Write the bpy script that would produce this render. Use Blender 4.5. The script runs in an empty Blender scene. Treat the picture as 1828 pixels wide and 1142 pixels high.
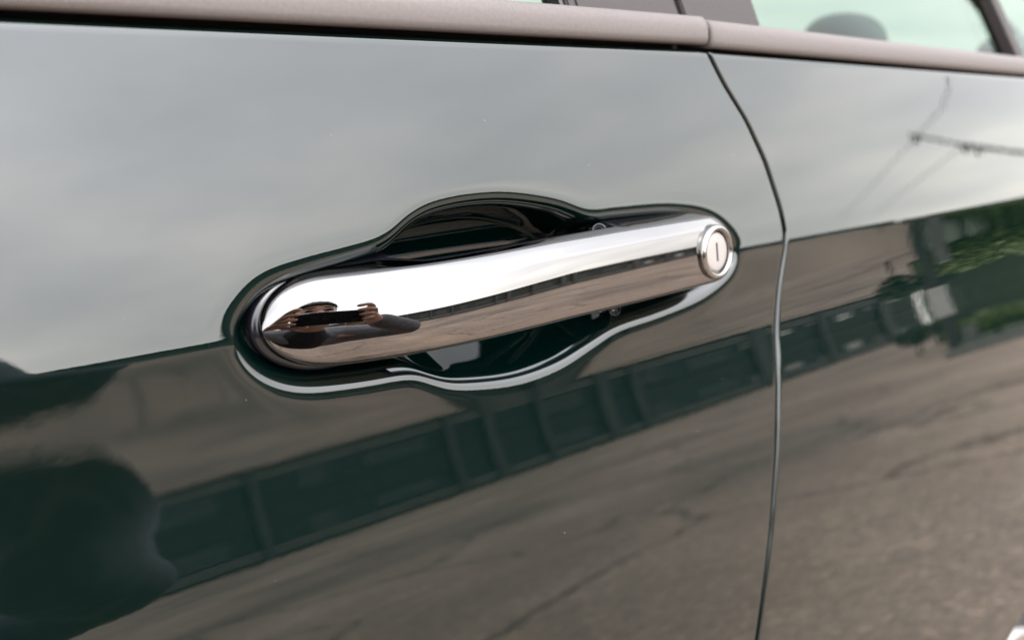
import bpy, bmesh, math, random
import numpy as np
from mathutils import Vector, Matrix

R = math.radians
random.seed(7)
scene = bpy.context.scene
col = scene.collection

# ------------------------------------------------------------------ camera
CREASE = 0.86                                  # height of the door's shoulder crease above the ground
CAM = Vector((0.0, -0.24, CREASE + 0.0695))
YAW, PITCH = R(40.09), R(-14.24)
FWD = Vector((math.sin(YAW) * math.cos(PITCH), math.cos(YAW) * math.cos(PITCH), math.sin(PITCH)))
RGT = Vector((math.cos(YAW), -math.sin(YAW), 0))
UPV = RGT.cross(FWD)
cam_d = bpy.data.cameras.new('camera')
cam_d.sensor_width = 36.0
cam_d.lens = 36.0 * 1600 / 1828
cam_d.clip_start = 0.01
cam_d.clip_end = 4000
cam_d.dof.use_dof = True
cam_d.dof.focus_distance = 0.30
cam_d.dof.aperture_fstop = 8.5
cam = bpy.data.objects.new('camera', cam_d)
cam.matrix_world = Matrix((RGT, UPV, -FWD)).transposed().to_4x4()
cam.location = CAM
col.objects.link(cam)
scene.camera = cam

# ------------------------------------------------------------------ sky and sun
SUN_EL, SUN_AZ = R(46), R(184)
world = bpy.data.worlds.new('World')
scene.world = world
world.use_nodes = True
nt = world.node_tree
nt.nodes.clear()
def N(t, typ, **kw):
    n = t.nodes.new(typ)
    for k, v in kw.items():
        setattr(n, k, v)
    return n
def math_node(t, op, a, b=None, clamp=False):
    n = N(t, 'ShaderNodeMath', operation=op, use_clamp=clamp)
    for i, v in enumerate((a, b)):
        if v is None: continue
        if isinstance(v, (int, float)): n.inputs[i].default_value = v
        else: t.links.new(v, n.inputs[i])
    return n.outputs[0]
def ramp(t, fac, stops, interp='LINEAR'):
    n = N(t, 'ShaderNodeValToRGB')
    n.color_ramp.interpolation = interp
    el = n.color_ramp.elements
    while len(el) < len(stops): el.new(0.5)
    for e, (p, c) in zip(el, stops):
        e.position = p
        e.color = (*c, 1) if len(c) == 3 else c
    t.links.new(fac, n.inputs[0])
    return n.outputs[0]
def mix(t, fac, a, b, blend='MIX'):
    n = N(t, 'ShaderNodeMix', data_type='RGBA', blend_type=blend)
    for i, v in ((0, fac), (6, a), (7, b)):
        if isinstance(v, (int, float)): n.inputs[i].default_value = v
        elif isinstance(v, tuple): n.inputs[i].default_value = (*v, 1)
        else: t.links.new(v, n.inputs[i])
    return n.outputs[2]
tc = N(nt, 'ShaderNodeTexCoord')
sep = N(nt, 'ShaderNodeSeparateXYZ'); nt.links.new(tc.outputs['Generated'], sep.inputs[0])
elev = math_node(nt, 'MAXIMUM', sep.outputs[2], 0.0)
den = math_node(nt, 'ADD', elev, 0.16)
comb = N(nt, 'ShaderNodeCombineXYZ')
nt.links.new(math_node(nt, 'DIVIDE', sep.outputs[0], den), comb.inputs[0])
nt.links.new(math_node(nt, 'DIVIDE', sep.outputs[1], den), comb.inputs[1])
n1 = N(nt, 'ShaderNodeTexNoise'); n1.inputs['Scale'].default_value = 1.1; n1.inputs['Detail'].default_value = 5; n1.inputs['Roughness'].default_value = 0.5
nt.links.new(comb.outputs[0], n1.inputs['Vector'])
cloud = ramp(nt, n1.outputs['Fac'], [(0.33, (0.80, 0.81, 0.835)), (0.52, (0.95, 0.95, 0.955)), (0.68, (1.12, 1.09, 1.06))])
grad = ramp(nt, elev, [(0.0, (29.0, 28.3, 26.0)), (0.10, (26.0, 25.8, 24.9)), (0.22, (24.0, 24.0, 24.1)), (0.42, (23.5, 23.8, 24.6)), (1.0, (26.5, 27.4, 29.0))])
overcast = mix(nt, 1.0, cloud, grad, 'MULTIPLY')
sky = N(nt, 'ShaderNodeTexSky', sky_type='NISHITA', sun_disc=False, sun_elevation=SUN_EL, sun_rotation=SUN_AZ)
sky.air_density = 1.5; sky.dust_density = 4.0
# the veiled sun brightens the cloud sheet on its side of the sky
sv_ = (math.sin(SUN_AZ) * math.cos(SUN_EL), math.cos(SUN_AZ) * math.cos(SUN_EL), math.sin(SUN_EL))
dt = N(nt, 'ShaderNodeVectorMath', operation='DOT_PRODUCT'); nt.links.new(tc.outputs['Generated'], dt.inputs[0]); dt.inputs[1].default_value = sv_
glow = math_node(nt, 'ADD', math_node(nt, 'MULTIPLY', math_node(nt, 'POWER', math_node(nt, 'MAXIMUM', dt.outputs['Value'], 0.0), 3.0), 1.6), 1.0)
gv = N(nt, 'ShaderNodeVectorMath', operation='SCALE'); nt.links.new(overcast, gv.inputs[0]); nt.links.new(glow, gv.inputs['Scale'])
bgc = mix(nt, 0.9, sky.outputs[0], gv.outputs[0])
bg = N(nt, 'ShaderNodeBackground'); bg.inputs[1].default_value = 0.1
nt.links.new(bgc, bg.inputs[0])
wo = N(nt, 'ShaderNodeOutputWorld'); nt.links.new(bg.outputs[0], wo.inputs[0])

sun_d = bpy.data.lights.new('sun', 'SUN')
sun_d.energy = 0.8; sun_d.angle = R(22); sun_d.color = (1.0, 0.95, 0.87)
sun = bpy.data.objects.new('sun', sun_d); col.objects.link(sun)
sd = Vector((math.sin(SUN_AZ) * math.cos(SUN_EL), math.cos(SUN_AZ) * math.cos(SUN_EL), math.sin(SUN_EL)))
sun.rotation_euler = sd.to_track_quat('Z', 'Y').to_euler()

vs = scene.view_settings
vs.view_transform = 'Standard'; vs.look = 'None'; vs.exposure = 0.92; vs.gamma = 1.0
vs.use_curve_mapping = False
scene.cycles.max_bounces = 10
scene.cycles.glossy_bounces = 6
scene.cycles.transparent_max_bounces = 12

# ------------------------------------------------------------------ materials
def mat(name, base=(0.5, 0.5, 0.5), rough=0.5, metal=0.0, ior=1.5, noise=None, bump=None, nscale=None):
    m = bpy.data.materials.new(name); m.use_nodes = True
    t = m.node_tree; p = t.nodes['Principled BSDF']
    p.inputs['Base Color'].default_value = (*base, 1)
    p.inputs['Roughness'].default_value = rough
    p.inputs['Metallic'].default_value = metal
    p.inputs['IOR'].default_value = ior
    if noise or bump:
        c = N(t, 'ShaderNodeTexCoord')
        n = N(t, 'ShaderNodeTexNoise'); n.inputs['Scale'].default_value = nscale or 20; n.inputs['Detail'].default_value = 6
        t.links.new(c.outputs['Object'], n.inputs['Vector'])
        if noise:
            lo = tuple(b * (1 - noise) for b in base); hi = tuple(min(1, b * (1 + noise)) for b in base)
            t.links.new(ramp(t, n.outputs['Fac'], [(0.3, lo), (0.7, hi)]), p.inputs['Base Color'])
        if bump:
            b = N(t, 'ShaderNodeBump'); b.inputs['Strength'].default_value = 0.5; b.inputs['Distance'].default_value = bump
            t.links.new(n.outputs['Fac'], b.inputs['Height']); t.links.new(b.outputs[0], p.inputs['Normal'])
    return m

def paint_material():
    m = mat('green_paint', (0.0002, 0.0030, 0.0024), 0.015, 0.0, 1.62)
    t = m.node_tree; p = t.nodes['Principled BSDF']
    c = N(t, 'ShaderNodeTexCoord')
    # faint orange peel
    n = N(t, 'ShaderNodeTexNoise'); n.inputs['Scale'].default_value = 160; n.inputs['Detail'].default_value = 2
    t.links.new(c.outputs['Object'], n.inputs['Vector'])
    b = N(t, 'ShaderNodeBump'); b.inputs['Strength'].default_value = 0.35; b.inputs['Distance'].default_value = 0.00002
    t.links.new(n.outputs['Fac'], b.inputs['Height']); t.links.new(b.outputs[0], p.inputs['Normal'])
    # dust specks: sparse cells, each a tiny dot
    v = N(t, 'ShaderNodeTexVoronoi'); v.inputs['Scale'].default_value = 230
    t.links.new(c.outputs['Object'], v.inputs['Vector'])
    s = N(t, 'ShaderNodeSeparateColor'); t.links.new(v.outputs['Color'], s.inputs[0])
    rare = math_node(t, 'GREATER_THAN', s.outputs[0], 0.90)
    size = math_node(t, 'MULTIPLY', s.outputs[1], 0.055)
    dot = math_node(t, 'LESS_THAN', v.outputs['Distance'], size)
    dust = math_node(t, 'MULTIPLY', math_node(t, 'MULTIPLY', rare, dot), 0.26)
    d = N(t, 'ShaderNodeBsdfDiffuse'); d.inputs[0].default_value = (0.42, 0.42, 0.40, 1)
    ms = N(t, 'ShaderNodeMixShader')
    t.links.new(dust, ms.inputs[0]); t.links.new(p.outputs[0], ms.inputs[1]); t.links.new(d.outputs[0], ms.inputs[2])
    t.links.new(ms.outputs[0], t.nodes['Material Output'].inputs[0])
    return m

def ground_material():
    m = mat('worn_asphalt', (0.3, 0.25, 0.2), 0.9)
    t = m.node_tree; p = t.nodes['Principled BSDF']
    p.inputs['Specular IOR Level'].default_value = 0.25
    c = N(t, 'ShaderNodeTexCoord')
    big = N(t, 'ShaderNodeTexNoise'); big.inputs['Scale'].default_value = 0.55; big.inputs['Detail'].default_value = 6; big.inputs['Roughness'].default_value = 0.6
    t.links.new(c.outputs['Object'], big.inputs['Vector'])
    v = N(t, 'ShaderNodeTexVoronoi'); v.inputs['Scale'].default_value = 48
    t.links.new(c.outputs['Object'], v.inputs['Vector'])
    s = N(t, 'ShaderNodeSeparateColor'); t.links.new(v.outputs['Color'], s.inputs[0])
    fine = N(t, 'ShaderNodeTexNoise'); fine.inputs['Scale'].default_value = 90; fine.inputs['Detail'].default_value = 4
    t.links.new(c.outputs['Object'], fine.inputs['Vector'])
    base = ramp(t, big.outputs['Fac'], [(0.3, (0.178, 0.132, 0.099)), (0.5, (0.242, 0.184, 0.141)), (0.7, (0.312, 0.240, 0.186))])
    stone = ramp(t, s.outputs[0], [(0.0, (0.72, 0.72, 0.73)), (0.5, (0.95, 0.94, 0.93)), (0.9, (1.1, 1.08, 1.06)), (1.0, (1.5, 1.45, 1.4))])
    base = mix(t, 1.0, base, stone, 'MULTIPLY')
    base = mix(t, 0.5, base, ramp(t, fine.outputs['Fac'], [(0.3, (0.5, 0.5, 0.5)), (0.7, (1.4, 1.4, 1.4))]), 'MULTIPLY')
    st = N(t, 'ShaderNodeTexNoise'); st.inputs['Scale'].default_value = 0.23; st.inputs['Detail'].default_value = 5; st.inputs['Distortion'].default_value = 0.6
    t.links.new(c.outputs['Object'], st.inputs['Vector'])
    base = mix(t, 1.0, base, ramp(t, st.outputs['Fac'], [(0.38, (0.66, 0.67, 0.69)), (0.46, (1.0, 1.0, 1.0)), (0.60, (1.0, 1.0, 1.0)), (0.66, (1.22, 1.18, 1.12))]), 'MULTIPLY')
    ck = N(t, 'ShaderNodeTexVoronoi', feature='DISTANCE_TO_EDGE'); ck.inputs['Scale'].default_value = 0.45
    wv = N(t, 'ShaderNodeVectorMath', operation='MULTIPLY_ADD'); t.links.new(big.outputs['Color'], wv.inputs[0]); wv.inputs[1].default_value = (.9, .9, .9); t.links.new(c.outputs['Object'], wv.inputs[2])
    t.links.new(wv.outputs[0], ck.inputs['Vector'])
    base = mix(t, 1.0, base, ramp(t, ck.outputs['Distance'], [(0.0, (0.35, 0.34, 0.33)), (0.012, (1.0, 1.0, 1.0))]), 'MULTIPLY')
    t.links.new(base, p.inputs['Base Color'])
    b = N(t, 'ShaderNodeBump'); b.inputs['Strength'].default_value = 0.7; b.inputs['Distance'].default_value = 0.006
    t.links.new(math_node(t, 'ADD', v.outputs['Distance'], fine.outputs['Fac']), b.inputs['Height'])
    t.links.new(b.outputs[0], p.inputs['Normal'])
    return m

def glass_material(name, tint, refl_ior=1.5):
    m = bpy.data.materials.new(name); m.use_nodes = True
    t = m.node_tree; t.nodes.clear()
    tr = N(t, 'ShaderNodeBsdfTransparent'); tr.inputs[0].default_value = (*tint, 1)
    gl = N(t, 'ShaderNodeBsdfGlossy'); gl.inputs['Roughness'].default_value = 0.01
    lw = N(t, 'ShaderNodeLayerWeight'); lw.inputs[0].default_value = 0.5
    fr5 = math_node(t, 'MULTIPLY_ADD', math_node(t, 'POWER', lw.outputs['Facing'], 5.0), 0.55)
    fr5.node.inputs[2].default_value = 0.02
    ms = N(t, 'ShaderNodeMixShader'); o = N(t, 'ShaderNodeOutputMaterial')
    t.links.new(fr5, ms.inputs[0]); t.links.new(tr.outputs[0], ms.inputs[1]); t.links.new(gl.outputs[0], ms.inputs[2])
    t.links.new(ms.outputs[0], o.inputs[0])
    return m

M = {}
M['paint'] = paint_material()
M['chrome'] = mat('chrome', (0.170, 0.165, 0.163), 0.014, 1.0)
def chrome_wear(m):
    t = m.node_tree; p = t.nodes['Principled BSDF']; c = N(t, 'ShaderNodeTexCoord')
    a = N(t, 'ShaderNodeTexNoise'); a.inputs['Scale'].default_value = 55; a.inputs['Detail'].default_value = 5
    t.links.new(c.outputs['Object'], a.inputs['Vector'])
    r_ = ramp(t, a.outputs['Fac'], [(0.45, (0.012, 0.012, 0.012)), (0.62, (0.020, 0.020, 0.020)), (0.75, (0.055, 0.055, 0.055))])
    t.links.new(r_, p.inputs['Roughness'])
    w = N(t, 'ShaderNodeTexNoise'); w.inputs['Scale'].default_value = 38; w.inputs['Detail'].default_value = 1
    t.links.new(c.outputs['Object'], w.inputs['Vector'])
    b = N(t, 'ShaderNodeBump'); b.inputs['Strength'].default_value = 0.4; b.inputs['Distance'].default_value = 0.00006
    t.links.new(w.outputs['Fac'], b.inputs['Height']); t.links.new(b.outputs[0], p.inputs['Normal'])
chrome_wear(M['chrome'])
M['satin'] = mat('satin_silver', (0.25, 0.226, 0.214), 0.6, 0.4, noise=0.05, nscale=900)
M['ring'] = mat('bright_ring', (0.235, 0.228, 0.22), 0.16, 1.0, noise=0.03, nscale=600)
M['slot'] = mat('keyhole_dark', (0.020, 0.017, 0.016), 0.6, 0.0, noise=0.1, nscale=500)
M['rubber'] = mat('black_rubber', (0.004, 0.004, 0.006), 0.18, noise=0.15, nscale=300)
M['matte_black'] = mat('matte_black', (0.006, 0.006, 0.006), 0.8, noise=0.2, nscale=100)
M['trim'] = mat('taupe_trim', (0.086, 0.073, 0.069), 0.6, ior=1.55, noise=0.08, bump=0.00006, nscale=700)
M['pillar'] = mat('pillar_plastic', (0.034, 0.029, 0.0275), 0.7, noise=0.08, bump=0.00005, nscale=700)
for k_ in ('trim', 'pillar'): M[k_].node_tree.nodes['Principled BSDF'].inputs['Specular IOR Level'].default_value = 0.2
M['glass'] = glass_material('tinted_glass', (0.36, 0.415, 0.385))
M['far_glass'] = glass_material('far_glass', (0.72, 0.82, 0.75))
M['headrest'] = mat('grey_fabric', (0.40, 0.41, 0.41), 0.9, noise=0.1, nscale=200)
M['interior'] = mat('interior_grey', (0.30, 0.30, 0.29), 0.8, noise=0.1, nscale=40)
M['tyre'] = mat('tyre', (0.02, 0.02, 0.02), 0.8, noise=0.2, nscale=60)
M['alloy'] = mat('alloy', (0.5, 0.5, 0.52), 0.3, 0.9, noise=0.05, nscale=60)
M['ground'] = ground_material()
M['cladding'] = mat('dark_cladding', (0.046, 0.058, 0.052), 0.7, noise=0.3, nscale=3)
M['plinth'] = mat('grey_render', (0.150, 0.146, 0.136), 0.9, noise=0.18, nscale=2)
M['post'] = mat('grey_post', (0.095, 0.100, 0.096), 0.6, noise=0.15, nscale=6)
M['shutter'] = mat('shutter_grey', (0.070, 0.082, 0.075), 0.6, noise=0.4, nscale=5)
M['roof'] = mat('roof_edge', (0.05, 0.05, 0.05), 0.7, noise=0.2, nscale=4)
M['green_wall'] = mat('green_wall', (0.040, 0.052, 0.032), 0.75, noise=0.25, nscale=3)
M['leaf'] = mat('lime_leaf', (0.125, 0.165, 0.045), 0.6, noise=0.35, nscale=9)
M['stem'] = mat('woody_stem', (0.07, 0.05, 0.035), 0.8, noise=0.3, nscale=20)
M['dark_leaf'] = mat('dark_leaf', (0.028, 0.040, 0.020), 0.6, noise=0.4, nscale=9)
M['grass'] = mat('verge_green', (0.050, 0.062, 0.034), 0.9, noise=0.45, bump=0.02, nscale=7)
M['kerb'] = mat('concrete', (0.16, 0.155, 0.14), 0.9, noise=0.2, nscale=6)
M['white'] = mat('white_enamel', (0.50, 0.49, 0.46), 0.4, noise=0.05, nscale=8)
M['dark_post'] = mat('dark_steel', (0.035, 0.035, 0.032), 0.6, noise=0.2, nscale=10)
M['cable'] = mat('grey_cable', (0.4, 0.4, 0.4), 0.7, noise=0.1, nscale=3)
M['skin'] = mat('skin', (0.50, 0.29, 0.21), 0.5, noise=0.12, nscale=30)
M['hair'] = mat('dark_hair', (0.028, 0.023, 0.021), 0.55, noise=0.4, bump=0.004, nscale=120)
M['jacket'] = mat('grey_jacket', (0.145, 0.145, 0.155), 0.9, noise=0.22, bump=0.002, nscale=40)
M['shirt'] = mat('black_shirt', (0.010, 0.011, 0.014), 0.85, noise=0.2, nscale=40)
M['trousers'] = mat('khaki_trousers', (0.22, 0.185, 0.15), 0.9, noise=0.15, bump=0.002, nscale=30)
M['shoe'] = mat('brown_shoe', (0.09, 0.065, 0.05), 0.6, noise=0.2, nscale=30)
M['phone'] = mat('phone_black', (0.012, 0.013, 0.016), 0.25, noise=0.1, nscale=50)
M['lens'] = mat('lens_glass', (0.004, 0.004, 0.008), 0.03, ior=1.7, noise=0.1, nscale=100)
M['steel_rim'] = mat('steel_edge', (0.55, 0.5, 0.45), 0.25, 1.0, noise=0.05, nscale=50)
M['car_silver'] = mat('silver_paint', (0.38, 0.38, 0.37), 0.25, 0.5, noise=0.05, nscale=5)
M['car_glass'] = mat('dark_car_glass', (0.02, 0.022, 0.022), 0.08, noise=0.1, nscale=5)

# ------------------------------------------------------------------ helpers
def obj(name, me, m=None, parent=None):
    o = bpy.data.objects.new(name, me); col.objects.link(o)
    if m is not None and me is not None:
        me.materials.clear(); me.materials.append(m)
    if parent: o.parent = parent
    return o
def empty(name, loc=(0, 0, 0)):
    o = bpy.data.objects.new(name, None); col.objects.link(o); o.location = loc
    o.empty_display_size = 0.05
    return o
def tag(o, label, cat=None, group=None, kind=None):
    o['label'] = label
    if cat: o['category'] = cat
    if group: o['group'] = group
    if kind: o['kind'] = kind
    return o
def grid_mesh(name, P, flip=False, smooth=True, close_u=False, close_v=False):
    """P: (nu, nv, 3) array -> quad mesh"""
    nu, nv = P.shape[:2]
    me = bpy.data.meshes.new(name)
    idx = np.arange(nu * nv).reshape(nu, nv)
    if close_u: idx = np.vstack([idx, idx[:1]])
    if close_v: idx = np.hstack([idx, idx[:, :1]])
    a, b, c, d = idx[:-1, :-1], idx[1:, :-1], idx[1:, 1:], idx[:-1, 1:]
    q = np.stack([a, b, c, d] if not flip else [a, d, c, b], -1).reshape(-1, 4)
    me.vertices.add(nu * nv); me.vertices.foreach_set('co', P.reshape(-1).astype(np.float32))
    nf = len(q)
    me.loops.add(nf * 4); me.loops.foreach_set('vertex_index', q.reshape(-1).astype(np.int32))
    me.polygons.add(nf)
    me.polygons.foreach_set('loop_start', (np.arange(nf) * 4).astype(np.int32))
    me.polygons.foreach_set('use_smooth', np.full(nf, smooth))
    me.update(calc_edges=True)
    return me
def bm_mesh(name, bm, smooth=False):
    me = bpy.data.meshes.new(name)
    bmesh.ops.recalc_face_normals(bm, faces=bm.faces)
    bm.to_mesh(me); bm.free()
    if smooth:
        for p in me.polygons: p.use_smooth = True
    return me
def box_bm(bm, c, s, mat3=None, bevel=0.0):
    r = bmesh.ops.create_cube(bm, size=1.0)
    vs_ = r['verts']
    for v in vs_:
        co = Vector((v.co.x * s[0], v.co.y * s[1], v.co.z * s[2]))
        v.co = (mat3 @ co if mat3 is not None else co) + Vector(c)
    if bevel > 0:
        es = list({e for v in vs_ for e in v.link_edges})
        bmesh.ops.bevel(bm, geom=es, offset=bevel, segments=3, affect='EDGES', profile=0.5)
def box(name, c, s, m, parent=None, mat3=None, bevel=0.0):
    bm = bmesh.new(); box_bm(bm, c, s, mat3, bevel)
    return obj(name, bm_mesh(name, bm), m, parent)
def tube_mesh(name, pts, rad, seg=12, caps=True):
    pts = [Vector(p) for p in pts]
    n = len(pts)
    rads = rad if isinstance(rad, (list, tuple)) else [rad] * n
    bm = bmesh.new(); rings = []
    for i, p in enumerate(pts):
        d = (pts[min(i + 1, n - 1)] - pts[max(i - 1, 0)]).normalized()
        a = Vector((0, 0, 1)) if abs(d.z) < 0.9 else Vector((1, 0, 0))
        x = d.cross(a).normalized(); y = x.cross(d)
        rings.append([bm.verts.new(p + (x * math.cos(k * 2 * math.pi / seg) + y * math.sin(k * 2 * math.pi / seg)) * rads[i]) for k in range(seg)])
    for a, b in zip(rings, rings[1:]):
        for k in range(seg):
            bm.faces.new((a[k], a[(k + 1) % seg], b[(k + 1) % seg], b[k]))
    if caps:
        bm.faces.new(rings[0]); bm.faces.new(rings[-1])
    return bm_mesh(name, bm, True)
def lathe_mesh(name, prof, origin, axis, seg=64, closed=False):
    """prof: list of (radius, height along axis)"""
    axis = Vector(axis).normalized()
    a = Vector((0, 0, 1)) if abs(axis.z) < 0.9 else Vector((1, 0, 0))
    x = axis.cross(a).normalized(); y = axis.cross(x)
    P = np.zeros((len(prof), seg, 3))
    for i, (r_, h) in enumerate(prof):
        for k in range(seg):
            an = 2 * math.pi * k / seg
            P[i, k] = Vector(origin) + axis * h + (x * math.cos(an) + y * math.sin(an)) * r_
    me = grid_mesh(name, P, close_v=True, close_u=closed)
    bm = bmesh.new(); bm.from_mesh(me); bmesh.ops.recalc_face_normals(bm, faces=bm.faces); bm.to_mesh(me); bm.free()
    return me

# ------------------------------------------------------------------ ground
bm = bmesh.new()
bmesh.ops.create_grid(bm, x_segments=8, y_segments=8, size=1500)
g = obj('ground', bm_mesh('ground', bm), M['ground'])
g['kind'] = 'structure'; g['label'] = 'pale worn asphalt yard reflected in the door'

# ================================================================== THE CAR
car = empty('parked_car', (0.35, 0.35, 0))
tag(car, 'glossy dark green car seen close at its chrome door handle', 'car')
def part(name, me, m, parent=None):
    o = obj(name, me, m)
    p = parent or car
    o.parent = p
    o.matrix_parent_inverse = Matrix.Translation(-car.location)
    if parent: o.matrix_parent_inverse = Matrix.Identity(4)
    return o

# side profile: tilt of the body side (degrees) against height over the crease
K = [(.30, 15), (.0907, 12.3), (.06, 12.0), (.03, 11.5), (.0011, 11.0), (-.0011, 4.67), (-.006, 4.71), (-.0144, 5.47), (-.0227, 7.24), (-.031, 9.36), (-.0361, 10.76),
     (-.0391, 11.8), (-.043, 13.75), (-.0471, 15.2), (-.0525, 16.2), (-.056, 16.0), (-.059, 15.4), (-.0628, 14.3), (-.0707, 13.43), (-.0865, 12.29), (-.0945, 11.74),
     (-.15, 9), (-.25, 4), (-.45, -4), (-.7, -12)]
kq = np.array([k[0] for k in K])[::-1]; kt = np.array([k[1] for k in K])[::-1]
PZ = np.linspace(-.7, .3, 20001)
def smooth1(a, k):
    w = np.hanning(k); w /= w.sum()
    return np.convolve(np.pad(a, k // 2, 'edge'), w, 'valid')
PT = smooth1(np.interp(PZ, kq, kt), 45)
PY = np.concatenate([[0], np.cumsum(np.tan(np.radians((PT[1:] + PT[:-1]) / 2)) * np.diff(PZ))])
PY -= np.interp(0, PZ, PY)
def side_y(z): return np.interp(z, PZ, PY)

# seam between the doors
SM = np.array([(.30, .31), (.13, .322), (.0989, .3274), (.0872, .3290), (.0731, .3380), (.0571, .3515), (.0379, .3628), (.0155, .3710), (.0034, .3732), (-.0044, .3717),
               (-.0224, .3663), (-.043, .3614), (-.0657, .3565), (-.0932, .3497), (-.1304, .3392), (-.1769, .3232), (-.30, .275), (-.45, .24), (-.7, .22)])[::-1]
SX = smooth1(np.interp(PZ, SM[:, 0], SM[:, 1]), 301)
def seam_x(z): return np.interp(z, PZ, SX)
def belt_z(x): return 0.0885 - 0.0225 * np.maximum(0, np.asarray(x) - 0.325)

# pocket outline (mm: along the car, above the crease)
OUT = [(97.4, 3.8), (103.6, 11.6), (111.2, 16.2), (126.2, 19.0), (142.0, 21.0), (152.7, 23.3), (163.3, 29.6), (173.9, 33.0), (190.7, 34.4), (208.4, 33.5),
       (229.7, 29.3), (245.1, 23.7), (259.1, 23.4), (292.8, 22.3), (318.3, 17.3), (332.3, 8.0), (336.3, -0.4), (330.0, -9.8), (309.8, -17.1), (281.8, -20.6),
       (256.3, -22.4), (241.6, -26.2), (222.9, -31.0), (200.5, -32.4), (175.6, -29.2), (164.4, -25.1), (156.1, -21.6), (136.9, -20.4), (117.6, -18.1), (105.6, -12.6), (98.8, -4.6)]
def closed_spline(pts, step=0.8, sig=3.0):
    p = np.array(pts, float); n = len(p); out = []
    for i in range(n):
        a, b, c, d = p[(i - 1) % n], p[i], p[(i + 1) % n], p[(i + 2) % n]
        for t in np.linspace(0, 1, 24, endpoint=False):
            out.append(0.5 * ((2 * b) + (-a + c) * t + (2 * a - 5 * b + 4 * c - d) * t * t + (-a + 3 * b - 3 * c + d) * t ** 3))
    q = np.array(out); q2 = np.vstack([q, q[:1]])
    L = np.concatenate([[0], np.cumsum(np.linalg.norm(np.diff(q2, axis=0), axis=1))])
    m = int(L[-1] / step); s = np.linspace(0, L[-1], m, endpoint=False)
    r = np.stack([np.interp(s, L, q2[:, k]) for k in (0, 1)], 1)
    k = int(4 * sig / step); w = np.exp(-0.5 * (np.arange(-k, k + 1) * step / sig) ** 2); w /= w.sum()
    return np.stack([np.convolve(np.concatenate([r[-k:, j], r[:, j], r[:k, j]]), w, 'valid') for j in (0, 1)], 1)
POCKET = closed_spline(OUT)
def sdf(x, z, poly):
    """positive inside; x, z flat arrays in mm"""
    d = np.full(x.shape, 1e9); inside = np.zeros(x.shape, bool)
    n = len(poly)
    for i in range(n):
        ax_, az_ = poly[i]; bx_, bz_ = poly[(i + 1) % n]
        ex, ez = bx_ - ax_, bz_ - az_; wx, wz = x - ax_, z - az_
        t = np.clip((wx * ex + wz * ez) / (ex * ex + ez * ez), 0, 1)
        d = np.minimum(d, (wx - t * ex) ** 2 + (wz - t * ez) ** 2)
        if az_ != bz_:
            cr = ((az_ > z) != (bz_ > z)) & (x < (bx_ - ax_) * (z - az_) / (bz_ - az_) + ax_)
            inside ^= cr
    d = np.sqrt(d)
    return np.where(inside, d, -d)
# lip: slope angle against the distance inside the outline
DD = np.linspace(-10, 40, 5001)
SL = np.interp(DD, [-8, -4, -1.0, 0.2, 3.2, 4.6, 40], [0, 1.2, 5, 16, 60, 72, 72])
DEPTH = np.concatenate([[0], np.cumsum(np.tan(np.radians((SL[1:] + SL[:-1]) / 2)) * np.diff(DD))])
def smin(a, b, k):
    h = np.clip(0.5 + 0.5 * (b - a) / k, 0, 1)
    return b * (1 - h) + a * h - k * h * (1 - h)
def pocket_depth(x, z):
    """metres in -> metres of recess"""
    X, Z = x * 1000, z * 1000
    out = np.zeros(X.shape)
    near = (X > 85) & (X < 350) & (Z > -46) & (Z < 48)
    if near.any():
        xx, zz = X[near], Z[near]
        d = sdf(xx, zz, POCKET)
        dep = np.interp(d, DD, DEPTH)
        # oval finger bowl in the middle, shallow shelf under both ends of the handle
        bowl = np.clip((xx - 149) / 9.0, 0, 1) * np.clip((257 - xx) / 9.0, 0, 1); bowl = bowl * bowl * (3 - 2 * bowl)
        hi = np.clip((zz + 6) / 18, 0, 1); hi = hi * hi * (3 - 2 * hi)
        cup = 28 + 6.5 * hi - 5.0 * ((xx - 202) / 49) ** 2 - 30 * (np.maximum(zz - 1, 0) / 34) ** 2
        cup = np.maximum(cup, 8.0)
        floor = 7.5 + (cup - 7.5) * bowl
        dep = smin(dep, floor, 3.0)
        out[near] = np.maximum(dep, 0) / 1000
    return out

def lines(segs):
    """segs: (start, end, step) -> merged sorted coordinates"""
    o = []
    for a, b, s in segs:
        o.append(np.linspace(a, b, max(2, int(round(abs(b - a) / s)) + 1))[:-1])
    o.append([segs[-1][1]])
    return np.concatenate(o)
ZL = lines([(-.55, -.20, .010), (-.20, -.11, .003), (-.11, -.042, .0012), (-.042, -.006, .00042), (-.006, .006, .0003), (.006, .044, .00042), (.044, .0855, .0015)])
ROLL = [(0.0, 0.0), (.0004, .00006), (.0008, .00024), (.0012, .00058), (.00148, .0011), (.0016, .0018), (.0016, .005), (.0016, .018)]   # (outward along panel, recess)

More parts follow.
